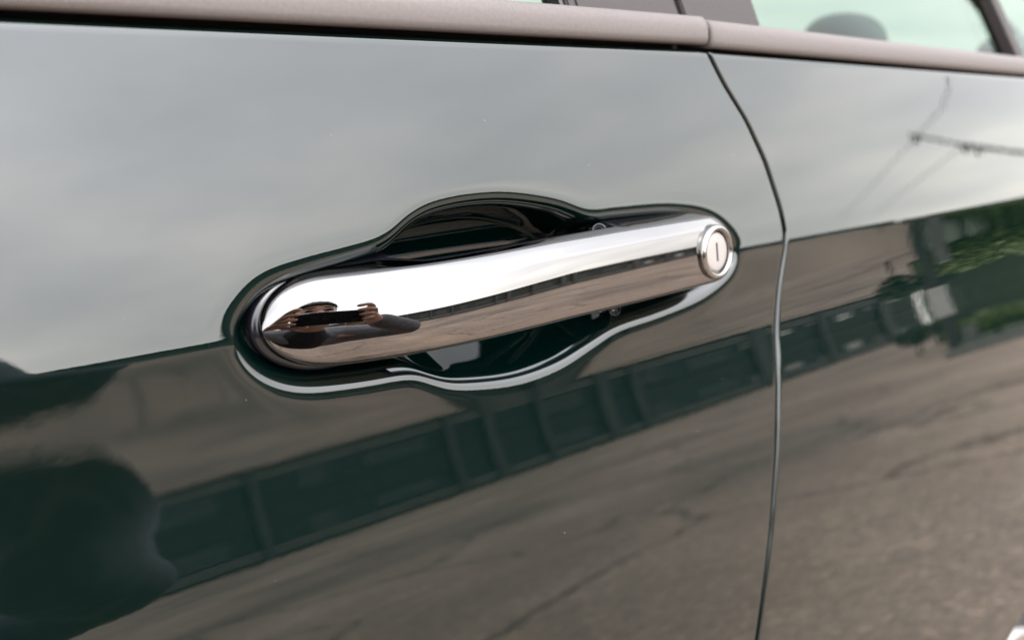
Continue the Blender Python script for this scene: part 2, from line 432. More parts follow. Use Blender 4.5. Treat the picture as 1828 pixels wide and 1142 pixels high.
def build_front_door():
    xs = lines([(-.45, .05, .012), (.05, .088, .002), (.088, .340, .00046), (.340, .3672, .0012)])
    xref = xs[-1]; x0 = -.45
    zs = np.concatenate([ZL, [ZL[-1] + a for a, _ in ROLL[1:]]])
    zrec = np.concatenate([np.zeros(len(ZL)), [b for _, b in ROLL[1:]]])
    # columns follow the seam on the right
    Xc = np.concatenate([xs, [xref + a for a, _ in ROLL[1:]]])
    xrec = np.concatenate([np.zeros(len(xs)), [b for _, b in ROLL[1:]]])
    X, Z = np.meshgrid(Xc, zs, indexing='ij')
    sm = seam_x(Z) - 0.0007 - 0.0016
    w = np.clip((X - 0.02) / (xref - 0.02), 0, 1)
    X = X + (sm - xref) * w ** 3 * (X <= xref) + (sm - xref) * (X > xref)
    Y = side_y(Z) + pocket_depth(X.ravel(), Z.ravel()).reshape(X.shape) + xrec[:, None] + zrec[None, :]
    return grid_mesh('front_door', np.stack([X, Y, Z + CREASE], -1))
front = part('front_door', build_front_door(), M['paint'])
front['label'] = 'dark green front door panel with a recessed handle pocket'

def arch_z(x):
    """lower limit of the rear door over the wheel arch, relative to the crease"""
    cx, cz, r = 0.79, 0.27, 0.34
    dx = np.clip((np.asarray(x) - cx) / r, -1, 1)
    a = cz + r * np.sqrt(1 - dx * dx) - CREASE
    return np.where(np.abs(np.asarray(x) - cx) < r, np.maximum(a, -.55), -.55)
def build_rear_door():
    xs = lines([(.3772, .42, .0012), (.42, .55, .003), (.55, .80, .003), (.80, 1.2, .012)])
    xref = xs[0]
    Xc = np.concatenate([[xref - a for a, _ in ROLL[1:]][::-1], xs])
    xrec = np.concatenate([[b for _, b in ROLL[1:]][::-1], np.zeros(len(xs))])
    zl = lines([(-.55, -.20, .004), (-.20, -.11, .003), (-.11, -.042, .0012), (-.042, -.006, .0012), (-.006, .006, .0003), (.006, .0855, .002)])
    zs = np.concatenate([[zl[0] - a for a, _ in ROLL[1:]][::-1], zl, [zl[-1] + a for a, _ in ROLL[1:]]])
    zrec = np.concatenate([[b for _, b in ROLL[1:]][::-1], np.zeros(len(zl)), [b for _, b in ROLL[1:]]])
    X, Z = np.meshgrid(Xc, zs, indexing='ij')
    sm = seam_x(np.clip(Z, -.55, .1)) + 0.0007 + 0.0016
    w = np.clip((1.2 - X) / (1.2 - xref), 0, 1) ** 2
    X = X + (sm - xref) * w
    # belt line falls a little to the rear; lower rows follow the wheel arch
    up = np.clip((Z - .045) / .0405, 0, 1)
    Z = Z + up * (belt_z(X) - .0885)
    lowb = arch_z(X)
    tt_ = np.clip((-.20 - Z) / .35, 0, 1.02)
    Z = np.where(Z < -.20, -.20 - tt_ * (-.20 - lowb), Z)
    Y = side_y(Z) + xrec[:, None] + zrec[None, :]
    return grid_mesh('rear_door', np.stack([X, Y, Z + CREASE], -1))
rear = part('rear_door', build_rear_door(), M['paint'])
rear['label'] = 'dark green rear door panel beyond the door seam'

# dark door jamb behind the seam and the belt gap
zj = np.linspace(-.55, .084, 60)
P = np.zeros((60, 2, 3))
for i, z in enumerate(zj):
    for j, dx in enumerate((-.03, .03)):
        P[i, j] = (seam_x(z) + dx, side_y(z) + .009, z + CREASE)
part('door_jamb', grid_mesh('door_jamb', P), M['paint'])
xj = np.linspace(-.45, 1.2, 40)
P = np.zeros((40, 2, 3))
for i, x in enumerate(xj):
    for j, dz in enumerate((-.02, .006)):
        P[i, j] = (x, side_y(.09) + .017, belt_z(x) + dz + CREASE)
part('belt_seal', grid_mesh('belt_seal', P), M['matte_black'])

# belt trims along the window sills
def belt_trim(x0, x1, gap):
    sec = []   # (outward y, z over belt) closed section
    yb = float(side_y(.09))
    z0 = 0.0007 + gap
    prof = [(.010, z0 + .0002), (-.0015, z0), (-.0028, z0 + .0009), (-.0032, z0 + .003), (-.0026, z0 + .0075), (-.0012, z0 + .0102), (.0006, z0 + .0117), (.0022, z0 + .0120),
            (.0040, z0 + .0113), (.018, z0 + .0085), (.018, z0 + .001)]
    xs = np.concatenate([[x0, x0 + .0004, x0 + .0012], np.linspace(x0 + .01, x1 - .01, 40), [x1 - .0012, x1 - .0004, x1]])
    P = np.zeros((len(xs), len(prof), 3))
    cy = yb + .006; cz = z0 + .006
    for i, x in enumerate(xs):
        e = min(x - x0, x1 - x); k = 1.0 if e > .001 else (.94 if e > .0002 else .80)
        g_ = gap * 0
        for j, (a, b) in enumerate(prof):
            P[i, j] = (x, yb + .006 + (a - .006) * k, float(belt_z(x)) + cz + (b - cz) * k + CREASE)
    me = grid_mesh('belt_trim', P, close_v=True)
    bm = bmesh.new(); bm.from_mesh(me); bm.verts.ensure_lookup_table()
    n = len(prof)
    bm.faces.new([bm.verts[k] for k in range(n)]); bm.faces.new([bm.verts[(len(xs) - 1) * n + k] for k in range(n)])
    bmesh.ops.recalc_face_normals(bm, faces=bm.faces); bm.to_mesh(me); bm.free()
    return me
SB = float(seam_x(.095))
part('belt_trim', belt_trim(-.45, SB - .0009, .0002), M['trim'])
part('belt_trim', belt_trim(SB + .0012, 1.2, -.0009), M['trim'])

# window plane leaning inwards above the belt
WT = math.tan(R(24))
def win(x, z, off=0.0):   # z relative to the crease
    return Vector((x, float(side_y(.09)) + .012 + (z - .09) * WT + off, z + CREASE))
def win_panel(name, quad, m, thick=.004, off=0.0, bevel=0.0008):
    bm = bmesh.new()
    f = [bm.verts.new(win(x, z, off)) for x, z in quad]
    b = [bm.verts.new(win(x, z, off + thick)) for x, z in quad]
    bm.faces.new(f); bm.faces.new(b[::-1])
    n = len(quad)
    for i in range(n):
        bm.faces.new((f[i], b[i], b[(i + 1) % n], f[(i + 1) % n]))
    if bevel: bmesh.ops.bevel(bm, geom=list(bm.edges), offset=bevel, segments=2, affect='EDGES')
    return part(name, bm_mesh(name, bm), m)
TOP = .46
win_panel('front_window', [(-.45, .08), (.2585, .08), (.232, TOP), (-.2, TOP)], M['glass'], .004, .006, 0)
win_panel('window_seal', [(.2585, .0975), (.2620, .0975), (.2355, TOP), (.232, TOP)], M['rubber'], .01, .001)
win_panel('pillar_trim', [(.2622, .0975), (.2672, .0975), (.2408, TOP), (.2358, TOP)], M['pillar'], .01, -.0005)
win_panel('pillar_trim', [(.2676, .0975), (.3318, .0975), (.3055, TOP), (.2412, TOP)], M['pillar'], .01, 0)
win_panel('pillar_gap', [(.3300, .0975), (.3390, .0975), (.3120, TOP), (.3035, TOP)], M['matte_black'], .004, .014, 0)
win_panel('pillar_trim', [(.3358, .0975), (.3925, .0965), (.3650, TOP), (.3095, TOP)], M['pillar'], .01, 0)
win_panel('window_seal', [(.3927, .0955), (.3957, .0955), (.3684, TOP), (.3654, TOP)], M['rubber'], .008, .003)
win_panel('rear_window', [(.3950, .075), (.692, .070), (.575, TOP), (.3670, TOP)], M['glass'], .004, .006, 0)
win_panel('window_divider', [(.690, .088), (.7035, .088), (.588, TOP), (.574, TOP)], M['pillar'], .012, -.001)
win_panel('quarter_window', [(.703, .070), (1.05, .065), (.90, TOP), (.587, TOP)], M['glass'], .004, .006, 0)
# roof, floor, sill and far side close the car
ry = float(win(0, TOP).y)
box('roof', (.35, .80, CREASE + TOP + .03), (1.2, 2 * (.80 - ry) + .02, .06), M['paint'], None, None, .025)
box('floor_pan', (.36, .80, .30), (1.6, 1.45, .10), M['matte_black'], None, None, .02)
box('far_door', (.37, 1.56, .60), (1.6, .06, .60), M['interior'], None, None, .02)
for nm in ('roof', 'floor_pan', 'far_door'):
    o = bpy.data.objects[nm]; o.parent = car; o.matrix_parent_inverse = Matrix.Translation(-car.location)
# seats' headrests and the slanting strut seen through the rear window
def blob(name, c, s, m, parent=None, pw=2.6, nu=40, nv=24):
    P = np.zeros((nv, nu, 3))
    sp = lambda v: math.copysign(abs(v) ** (2 / pw), v)
    for i in range(nv):
        ph = -math.pi / 2 + math.pi * i / (nv - 1)
        for k in range(nu):
            th = 2 * math.pi * k / nu
            P[i, k] = (c[0] + s[0] * sp(math.cos(ph)) * sp(math.cos(th)), c[1] + s[1] * sp(math.cos(ph)) * sp(math.sin(th)), c[2] + s[2] * sp(math.sin(ph)))
    return grid_mesh(name, P, close_v=True)

# ------------------------------------------------------------------ the handle
AX = np.array([90, 107, 121, 138, 151, 163, 180, 215, 260, 300, 325, 400]) / 1000
AA = np.array([37, 33, 27, 19.5, 12, 6, 1.5, -1.5, -4, -5.5, -7, -8])
HX = np.linspace(.105, .40, 1200)
hs = np.tan(np.radians(smooth1(np.interp(HX, AX, AA), 61)))
HO = np.concatenate([[0], np.cumsum((hs[1:] + hs[:-1]) / 2 * np.diff(HX))]) - .002
X0, X1 = .1072, .3155
def bar_off(x):
    x = np.asarray(x, float)
    o = np.interp(x, HX, HO)
    k = np.clip((x - (X1 - .013)) / .013, 0, 1)
    return o - .007 * (1 - np.sqrt(np.maximum(0, 1 - k ** 2.4)))
def bar_z(x): return np.interp(x, [.107, .115, .13, .15, .185, .21, .24, .28, .30, .316], [.0018, .0022, .0030, .0040, .0050, .0058, .0061, .0061, .0060, .0058])
def bar_w(x):
    w = np.interp(x, [.107, .13, .16, .25, .316], [.0134, .0138, .0138, .0142, .0140])
    a = np.clip((.1265 - x) / (.1265 - X0), 0, 1); b = np.clip((x - .3000) / (X1 - .3000), 0, 1)
    return w * np.sqrt(np.maximum(0, 1 - a ** 2.1)) * np.sqrt(np.maximum(0, 1 - b ** 2.2))
def bar_back(x):
    """how far back the body goes behind the front face: deep feet at both ends, slim grip between"""
    f = np.interp(x, [.10, .148, .160, .246, .256, .32], [1, 1, 0, 0, 1, 1])
    f = f * f * (3 - 2 * f)
    return .0125 * (1 - f) + (bar_off(x) + .012) * f
def bar_section(Rc, tilt=7.0):
    """closed list of (u: half heights, v: outward, b: 0 front .. 1 back)"""
    def walk(knots, sgn):
        o = [(0.0, 0.0)]; s_ = 0.0; u = v = 0.0; n = 0
        st = np.concatenate([np.linspace(a, b, k + 1)[1:] for (a, b, k) in ((0, 8.2, 34), (8.2, 10.0, 18), (10.0, 14.2, 12), (14.2, 16.4, 10))])
        for q in st:
            m_ = (q + s_) / 2; ph = R(float(np.interp(m_, [k[0] for k in knots], [k[1] for k in knots])))
            u += math.cos(ph) * (q - s_); v -= sgn * math.sin(ph) * (q - s_); s_ = q
            o.append((sgn * u, v))
        return o
    c = math.degrees(1 / Rc)
    up = walk([(0, tilt), (8.4, tilt + 8.4 * c), (9.6, 44), (14.2, 56), (16.4, 82)], 1)
    dn = walk([(0, tilt), (8.2, tilt - 8.2 * c), (9.4, tilt - 9.6 * c), (12.2, -52), (15.0, -74), (16.4, -82)], -1)
    k = 1 / 13.3
    f = [(u * k, v / 1000, 0) for u, v in dn[:0:-1]] + [(u * k, v / 1000, 0) for u, v in up]
    ut, vt, _ = f[-1]; ub, vb, _ = f[0]
    top = [(ut + .04 * t, vt, t) for t in (.15, .35, .6, .85, .97)] + [(ut - .02, vt, 1.0)]
    bot = [(ub - .04 * t, vb, t) for t in (.15, .35, .6, .85, .97)] + [(ub + .02, vb, 1.0)]
    back = [(u, 0, 1.0) for u in (.6, .2, -.2, -.6)]
    return f + top + back + bot[::-1]
SEC_L, SEC_M = bar_section(38.0, 11.0), bar_section(60.0, 8.0)
def build_bar():
    t = np.linspace(0, 1, 70)
    xs = np.concatenate([X0 + (.1265 - X0) * (1 - np.cos(t * math.pi / 2)), np.linspace(.1265, .300, 170)[1:-1], X1 - (X1 - .300) * (1 - np.sin(math.pi / 2 * (1 - t[::-1]) )) ])
    xs = np.unique(np.round(xs, 7))
    P = np.zeros((len(xs), len(SEC_L), 3))
    for i, x in enumerate(xs):
        o, w, zc, bk = float(bar_off(x)), float(bar_w(x)), float(bar_z(x)), float(bar_back(x))
        k = w / .0138
        q = min(1, max(0, (x - .115) / .11)); q = q * q * (3 - 2 * q)
        for j, (sa, sb) in enumerate(zip(SEC_L, SEC_M)):
            u, v, b = sa[0] * (1 - q) + sb[0] * q, sa[1] * (1 - q) + sb[1] * q, sa[2]
            vv = v * min(1, k ** 0.9) if b == 0 else v * min(1, k ** 0.9) * (1 - b) - b * bk
            P[i, j] = (x, -(o + vv), zc + u * w + CREASE)
    me = grid_mesh('door_handle', P, close_v=True)
    bm = bmesh.new(); bm.from_mesh(me); bmesh.ops.recalc_face_normals(bm, faces=bm.faces); bm.to_mesh(me); bm.free()
    return me
bar_me = build_bar()
handle = part('door_handle', bar_me, M['chrome'])
bar_me.materials.append(M['rubber'])          # the inner side of the grip is black plastic
backs = {j for j, q in enumerate(SEC_L) if q[2] >= .6}
nsec = len(SEC_L)
for p_ in bar_me.polygons:
    if all((v % nsec) in backs for v in p_.vertices): p_.material_index = 1
handle['label'] = 'polished chrome pull handle bowed out of the door pocket'
# black seats (gaskets) under both ends
def gasket(left):
    if left: cx, ax_, sgn = .1300, .0240, -1
    else:    cx, ax_, sgn = .2960, .0240, 1
    zc = float(bar_z(cx)) - .0015; hw = .0150
    n = 80
    base = []
    L = .026 if left else .040
    for k in range(12): base.append((cx - sgn * L * (1 - k / 12), hw, 0, 1))
    for k in range(n + 1):
        a = math.pi / 2 - math.pi * k / n
        base.append((cx + sgn * ax_ * math.cos(a), hw * math.sin(a), sgn * math.cos(a), math.sin(a)))
    for k in range(12): base.append((cx - sgn * L * ((k + 1) / 12), -hw, 0, -1))
    prof = [(-.0045, .0090), (-.0045, -.0005), (-.003, -.0018), (-.0012, -.0022), (.0004, -.0018), (.0012, -.0004), (.0014, .0015), (.0014, .0090)]
    P = np.zeros((len(base), len(prof), 3))
    for i, (x, u, nx, nz) in enumerate(base):
        for j, (d, y) in enumerate(prof):
            P[i, j] = (x + nx * d, float(side_y(zc + u)) + .0050 + y, zc + u + nz * d + CREASE)
    me = grid_mesh('gasket', P)
    bm = bmesh.new(); bm.from_mesh(me); bmesh.ops.recalc_face_normals(bm, faces=bm.faces); bm.to_mesh(me); bm.free()
    return me
part('gasket', gasket(True), M['rubber'], handle)
part('gasket', gasket(False), M['rubber'], handle)
# lock at the right end
LX, LZ = .2972, .0062
la = math.radians(5.0)
LN = Vector((math.sin(la), -math.cos(la), math.sin(R(6)))).normalized()
LO = Vector((LX, -float(bar_off(LX)), LZ + CREASE)) + LN * .0001
ring = [(.0112, -.006), (.0112, .0004), (.0110, .0012), (.0105, .0018), (.0098, .0021), (.0092, .0019), (.0088, .0013), (.0086, .0004), (.0086, -.004)]
lr = part('lock_ring', lathe_mesh('lock_ring', ring, LO, LN, 96), M['ring'], handle)
face = [(.0001, .0008), (.004, .00078), (.0070, .0007), (.0077, .0005), (.0080, .0000), (.0081, -.003)]
part('lock_barrel', lathe_mesh('lock_barrel', face, LO, LN, 96), M['satin'], handle)
groove = [(.0079, -.0012), (.0090, -.0012)]
part('lock_groove', lathe_mesh('lock_groove', groove, LO, LN, 64), M['slot'], handle)
m3 = LN.to_track_quat('Z', 'Y').to_matrix()
xa = Vector((math.cos(la), math.sin(la), 0)); za = LN.cross(xa) * -1
rot = Matrix((xa, za if za.z > 0 else -za, LN)).transposed() @ Matrix.Rotation(R(4), 3, 'Z')
o = box('keyhole', LO + LN * .00075, (.0011, .0076, .0006), M['slot'], None, rot, .0002)
o.parent = handle
# little stubs where the feet of the grip meet the pocket
def stub(name, c, r, l, m, axis):
    me = lathe_mesh(name, [(.0001, 0), (r * .55, 0), (r * .6, .0004), (r * .62, -.0015), (r * .66, -.0015), (r * .72, .0008), (r * .88, .0014), (r, .0004), (r, -l)], c, axis, 40)
    return part(name, me, m, handle)
stub('hinge_stub', (.2490, side_y(.0170) - .000, .0172 + CREASE), .0030, .01, M['rubber'], (-.55, -.75, .35))
stub('hinge_stub', (.2535, side_y(-.0145) - .0005, -.0138 + CREASE), .0026, .01, M['rubber'], (-.45, -.8, .1))

# headrests and strut
for c, sz in (((.921, .30, .968), (.052, .038, .043)), ((1.098, .20, .956), (.045, .032, .036))):
    part('headrest', blob('headrest', c, sz, M['headrest']), M['headrest'])
a, b = Vector((1.21, .30, 1.049)), Vector((1.395, .30, .990))
part('rear_pillar', tube_mesh('rear_pillar', [a + (a - b) * 0.6, a, b, b + (b - a) * 1.2], .009), M['interior'])
# rear wheel
wheel = empty('rear_wheel'); wheel.parent = car; wheel.location = (.79 - .35, .115 - .35, .27)
tp = [(.17, -.09), (.26, -.09), (.283, -.075), (.29, -.05), (.29, .05), (.283, .075), (.26, .09), (.17, .09)]
obj('tyre', lathe_mesh('tyre', tp, (0, 0, 0), (0, -1, 0), 72, closed=True), M['tyre'], wheel)
obj('rim', lathe_mesh('rim', [(.001, .03), (.04, .035), (.06, .02), (.12, .015), (.155, .06), (.175, .0975), (.18, .0975), (.18, -.08)], (0, 0, 0), (0, -1, 0), 72), M['alloy'], wheel)
box('sill', (-.05, float(side_y(-.56)) + .05, .25), (1.0, .09, .13), M['paint'], None, None, .02)
o = bpy.data.objects['sill']; o.parent = car; o.matrix_parent_inverse = Matrix.Translation(-car.location)

# ================================================================== WHAT THE CAR REFLECTS
def polar(az, dist, z=0.0):
    return Vector((dist * math.sin(R(az)), -dist * math.cos(R(az)), z))
# long low building across the yard
lb0 = Vector((0, -24, 0)); ld = Vector((1, 0, 0)); ln = Vector((ld.y, -ld.x, 0)) * -1   # ln faces the car
rotb = Matrix((ld, ln, Vector((0, 0, 1)))).transposed()
low = empty('low_building', lb0)
tag(low, 'long low dark building with grey plinth and posts across the yard', 'building')
low.rotation_euler = rotb.to_euler()
def lbox(name, s0, s1, y0, y1, z0, z1, m):
    return box(name, ((s0 + s1) / 2, (y0 + y1) / 2, (z0 + z1) / 2), (s1 - s0, y1 - y0, z1 - z0), m, low, None, .01)
S0, S1 = -60, 46.5
lbox('wall', S0, S1, -6, 0, 0, 3.05, M['cladding'])
lbox('plinth', S0, S1, 0.0, .12, .16, .95, M['plinth'])
lbox('base_shadow_strip', S0, S1, 0.0, .10, 0, .158, M['dark_post'])  # dark strip stands in for the shadow line at the wall's foot
lbox('roof', S0 - .3, S1 + .2, -6.2, .35, 3.06, 3.22, M['roof'])
lbox('rail', S0, S1, .0, .07, 2.60, 2.72, M['post'])
for az, w in ((-62, .3), (-50, .3), (-38, .3), (-24, .3), (-12, .3), (2, .3), (12, .22), (20.5, .22), (32.9, .2), (35.4, .3), (38.9, .2), (42.9, .42), (45.1, .3), (52.9, .6), (57.0, .25), (60.5, .4)):
    s = 24 * math.tan(R(az))
    if S0 < s < S1 - .7: lbox('post', s, s + w / math.cos(R(az)), .125, .28, .0, 3.05, M['post'])
for k, s in enumerate((31.0, 33.5, 36.0, 38.6, 41.2, 43.5)):
    lbox('panel', s, s + .9 + .4 * (k % 2), .0, .09, 1.05, 1.95 - .22 * (k % 3), (M['plinth'], M['car_silver'])[k % 2])

for s, w, z0_, z1_ in ((-9, 2.2, 1.1, 2.3), (-3.5, 1.1, .2, 2.2), (3.2, 1.6, 1.2, 2.2), (6.1, 2.0, 1.1, 2.4), (10.4, 1.0, .2, 2.3), (12.6, 2.2, 1.3, 2.2), (19.6, 2.0, 1.2, 2.4), (24.8, 1.2, .2, 2.3), (27.5, 2.6, 1.25, 2.3)):
    lbox('shutter', s, s + w, .0, .06, z0_, z1_, M['shutter'])

# white box on a dark post at the building's end
sg = polar(64.7, 12.0)
sign = empty('box_on_post', sg); tag(sign, 'white metal box on a dark post at the end of the low building', 'post box')
sign.rotation_euler.z = R(63)
box('post', (0, 0, .45), (.16, .14, .9), M['dark_post'], sign, None, .01)
box('box', (0.0, 0, 1.10), (.24, .24, .42), M['white'], sign, None, .02)
box('foot', (.20, 0, .2), (.16, .2, .4), M['plinth'], sign, None, .02)

# green bank on the right: verge, kerb, shrubs, fence
def strip(name, a0, a1, d0, d1, z, m, n=24):
    bm = bmesh.new(); prev = None
    for i in range(n + 1):
        az = a0 + (a1 - a0) * i / n
        p = bm.verts.new(polar(az, d0, z[0])); q = bm.verts.new(polar(az, d1, z[1]))
        if prev: bm.faces.new((prev[0], p, q, prev[1]))
        prev = (p, q)
    return obj(name, bm_mesh(name, bm), m)
vg = strip('verge', 64.2, 100, 10.9, 19, (.012, .06), M['grass']); vg['kind'] = 'structure'; vg['label'] = 'green planted verge behind a concrete kerb'
bm = bmesh.new(); prev = None
for i in range(40):
    az = 64.2 + 36 * i / 39
    ring_ = [bm.verts.new(polar(az, d, z)) for d, z in ((10.65, 0), (10.65, .12), (10.9, .12), (10.9, 0))]
    if prev:
        for a in range(4): bm.faces.new((prev[a], prev[(a + 1) % 4], ring_[(a + 1) % 4], ring_[a]))
    prev = ring_
kb = obj('kerb', bm_mesh('kerb', bm), M['kerb']); kb['kind'] = 'structure'; kb['label'] = 'pale concrete kerb along the green verge'
fn = empty('green_fence', polar(66, 16.5)); tag(fn, 'long green painted board fence behind the lime shrubs', 'fence')
i = 0; az = 64.0
bw = None
while az < 82:
    p = polar(az, 16.5); me = None
    bm = bmesh.new(); box_bm(bm, (0, 0, .74), (.2815, .045, 1.44), None, .006)
    if bw is None: bw = bm_mesh('board', bm); 
    else: bm.free()
    b_ = obj('board', bw, M['green_wall'], fn); b_.location = p - fn.location + Vector((0, 0, random.uniform(-.01, .01))); b_.rotation_euler.z = R(az) + random.uniform(-.03, .03)
    az += .985; i += 1
for zz_ in (.4, 1.0):
    P = np.zeros((24, 4, 3))
    for k in range(24):
        a = 63.8 + 18.4 * k / 23
        for j, (d, z) in enumerate(((16.56, zz_), (16.56, zz_ + .1), (16.66, zz_ + .1), (16.66, zz_))): P[k, j] = polar(a, d, z) - fn.location
    obj('rail', grid_mesh('rail', P, close_v=True, smooth=False), M['green_wall'], fn)

def leaf_cloud(n, rx, ry, rz, size, seed):
    rnd = random.Random(seed); bm = bmesh.new()
    for _ in range(n):
        while True:
            p = Vector((rnd.uniform(-1, 1), rnd.uniform(-1, 1), rnd.uniform(-1, 1)))
            if p.length < 1 and p.length > .45: break
        c = Vector((p.x * rx, p.y * ry, rz + p.z * rz))
        nrm = (p + Vector((rnd.gauss(0, .5), rnd.gauss(0, .5), rnd.gauss(0, .5)))).normalized()
        a = nrm.orthogonal().normalized(); b = nrm.cross(a)
        an = rnd.uniform(0, 6.28); a, b = a * math.cos(an) + b * math.sin(an), b * math.cos(an) - a * math.sin(an)
        s_ = size * rnd.uniform(.6, 1.3)
        v = [bm.verts.new(c + a * s_), bm.verts.new(c + b * s_ * .45 + nrm * s_ * .15), bm.verts.new(c - a * s_), bm.verts.new(c - b * s_ * .45 + nrm * s_ * .15)]
        bm.faces.new(v)
    return bm_mesh('crown', bm)
crowns = [leaf_cloud(900, .42, .42, .34, .055, s) for s in (1, 2, 3)]
SHR = [(65.6, .72), (67.0, .8), (68.6, .7), (70.4, .85), (72.6, .8), (75.2, .85), (78.0, .8)]
desc = ['lime green shrub nearest the white box on its post', 'second lime green shrub along the verge from the white box', 'third lime green shrub along the verge from the white box', 'fourth lime green shrub along the verge from the white box',
        'fifth lime green shrub along the verge from the white box', 'sixth lime green shrub along the verge from the white box', 'lime green shrub farthest from the white box']
for k, (az, sc_) in enumerate(SHR):
    sh = empty('lime_shrub', polar(az, 13.0, .03)); tag(sh, desc[k], 'shrub', 'lime shrubs along the verge')
    sh.scale = (sc_ * 1.25, sc_ * 1.25, sc_); sh.rotation_euler.z = k * 1.3
    obj('crown', crowns[k % 3], M['leaf'], sh).location.z = .10
    obj('stem', tube_mesh('stem', [(0, 0, -.03), (.01, 0, .2), (0, .02, .45)], [.03, .025, .012], 8), M['stem'], sh)

BSH = [(62.6, 14.5, 1.05, 'tall dark bush standing just before the white box'), (64.9, 15.2, .95, 'dark bush beside the near end of the green fence'), (67.6, 17.6, 1.5, 'broad dark bush behind the green fence nearest its end'),
       (69.6, 17.8, 1.6, 'dark bush behind the middle of the green fence'), (72.5, 17.6, 1.45, 'dark bush behind the far part of the green fence'), (75.8, 17.8, 1.6, 'dark bush behind the far end of the green fence')]
for k, (az, d_, sc_, lab) in enumerate(BSH):
    sh = empty('dark_bush', polar(az, d_, .0)); tag(sh, lab, 'bush', 'dark bushes around the green fence')
    sh.scale = (sc_ * (1.5 if k > 1 else .8), sc_ * (1.5 if k > 1 else .8), sc_); sh.rotation_euler.z = k * 2.1
    obj('crown', crowns[(k + 1) % 3].copy(), M['dark_leaf'], sh).location.z = .25
    obj('stem', tube_mesh('stem', [(0, 0, -.03), (.02, 0, .3), (0, .03, .6)], [.04, .03, .015], 8), M['stem'], sh)

# street lamp arm and overhead cables seen in the upper door
tipp, mid, end = Vector((30.914, -14.422, 5.682)), Vector((31.633, -13.244, 4.766)), Vector((34.462, -12.089, 3.764))
lamp = empty('utility_pole', Vector((end.x, end.y, 0))); tag(lamp, 'dark utility pole with a long side arm beyond the green fence', 'utility pole')
L0 = lamp.location
obj('pole', tube_mesh('pole', [(0, 0, 0), (0, 0, 4), (0, 0, end.z + .6)], [.16, .14, .11], 14), M['dark_post'], lamp)
obj('arm', tube_mesh('arm', [end - L0, (end + mid) / 2 - L0, mid - L0], .075, 10), M['dark_post'], lamp)
obj('arm_tip', tube_mesh('arm_tip', [mid - L0, (mid + tipp) / 2 - L0, tipp - L0], .05, 10), M['post'], lamp)
for q in (Vector((31.708, -13.108, 4.686)), Vector((31.877, -12.800, 4.490)), Vector((30.998, -14.291, 5.580))):
    obj('insulator', tube_mesh('insulator', [q - L0 + Vector((0, 0, .03)), q - L0 - Vector((0, 0, .2)), q - L0 - Vector((0, 0, .34))], [.07, .11, .05], 10), M['dark_post'], lamp)
def cable(pts, lab, r=.024):
    o_ = obj('overhead_cable', tube_mesh('overhead_cable', pts, r, 8), M['cable']); tag(o_, lab, 'cable', 'overhead cables'); return o_
cable([(24.154, -9.700, 5.911), (26.007, -10.599, 5.786), (27.746, -11.730, 5.619), (31.064, -14.162, 5.572), (37.723, -18.821, 5.623), (48.555, -26.203, 5.783), (65.019, -37.750, 6.072)], 'long grey overhead cable crossing the tip of the pole arm')
cable([(31.663, -13.211, 4.660), (35.008, -15.527, 4.692), (41.759, -19.954, 4.850), (51.832, -26.625, 5.050), (61.861, -33.331, 5.151)], 'lower grey overhead cable hanging from the middle of the pole arm')

# parked silver car far to the left (in the handle's end)
def far_car(loc, rz):
    c = empty('distant_car', loc); c.rotation_euler.z = rz
    tag(c, 'small silver hatchback parked far off across the yard', 'car')
    prof = [(-1.95, .35), (-1.98, .75), (-1.7, .92), (-.95, .98), (-.35, 1.42), (.9, 1.46), (1.6, 1.05), (1.85, .95), (1.88, .4), (1.6, .28), (-1.7, .28)]
    bm = bmesh.new()
    l = [bm.verts.new((x, -.8 + (.12 if z > 1 else 0), z)) for x, z in prof]; r_ = [bm.verts.new((x, .8 - (.12 if z > 1 else 0), z)) for x, z in prof]
    bm.faces.new(l); bm.faces.new(r_[::-1])
    for i in range(len(prof)): bm.faces.new((l[i], r_[i], r_[(i + 1) % len(prof)], l[(i + 1) % len(prof)]))
    bmesh.ops.bevel(bm, geom=list(bm.edges), offset=.05, segments=2, affect='EDGES')
    obj('body', bm_mesh('body', bm), M['car_silver'], c)
    for sy in (-1, 1):
        for q in ([(-.8, 1.0), (-.32, 1.36), (.18, 1.38), (.18, 1.0)], [(.26, 1.0), (.26, 1.38), (.85, 1.38), (1.3, 1.02)]):
            bm = bmesh.new(); v = [bm.verts.new((x, sy * (.812 - (z - 1.0) * .3), z)) for x, z in q]; w_ = [bm.verts.new((x, sy * (.79 - (z - 1.0) * .3), z)) for x, z in q]
            bm.faces.new(v); bm.faces.new(w_[::-1])
            for i in range(4): bm.faces.new((v[i], w_[i], w_[(i + 1) % 4], v[(i + 1) % 4]))
            obj('side_window', bm_mesh('side_window', bm), M['car_glass'], c)
    for wx in (-1.25, 1.2):
        for wy in (-.78, .78):
            w_ = empty('wheel', (wx, wy, .31)); w_.parent = c
            obj('tyre', lathe_mesh('tyre', [(.2, -.1), (.29, -.1), (.31, -.07), (.31, .07), (.29, .1), (.2, .1)], (0, 0, 0), (0, 1, 0), 28, closed=True), M['tyre'], w_)
            obj('rim', lathe_mesh('rim', [(.001, .104), (.05, .1), (.2, .0975), (.21, .09), (.21, -.09), (.19, -.085), (.05, -.1), (.001, -.104)], (0, 0, 0), (0, 1, 0), 28), M['alloy'], w_)
    return c
far_car(polar(-37, 15), R(-30))
sl = empty('street_lamp', polar(-44, 17)); tag(sl, 'thin street lamp with a looped head near the distant silver car', 'street lamp')
obj('pole', tube_mesh('pole', [(0, 0, 0), (0, 0, 2.2), (0, 0, 4.2)], [.09, .07, .05], 10), M['dark_post'], sl)
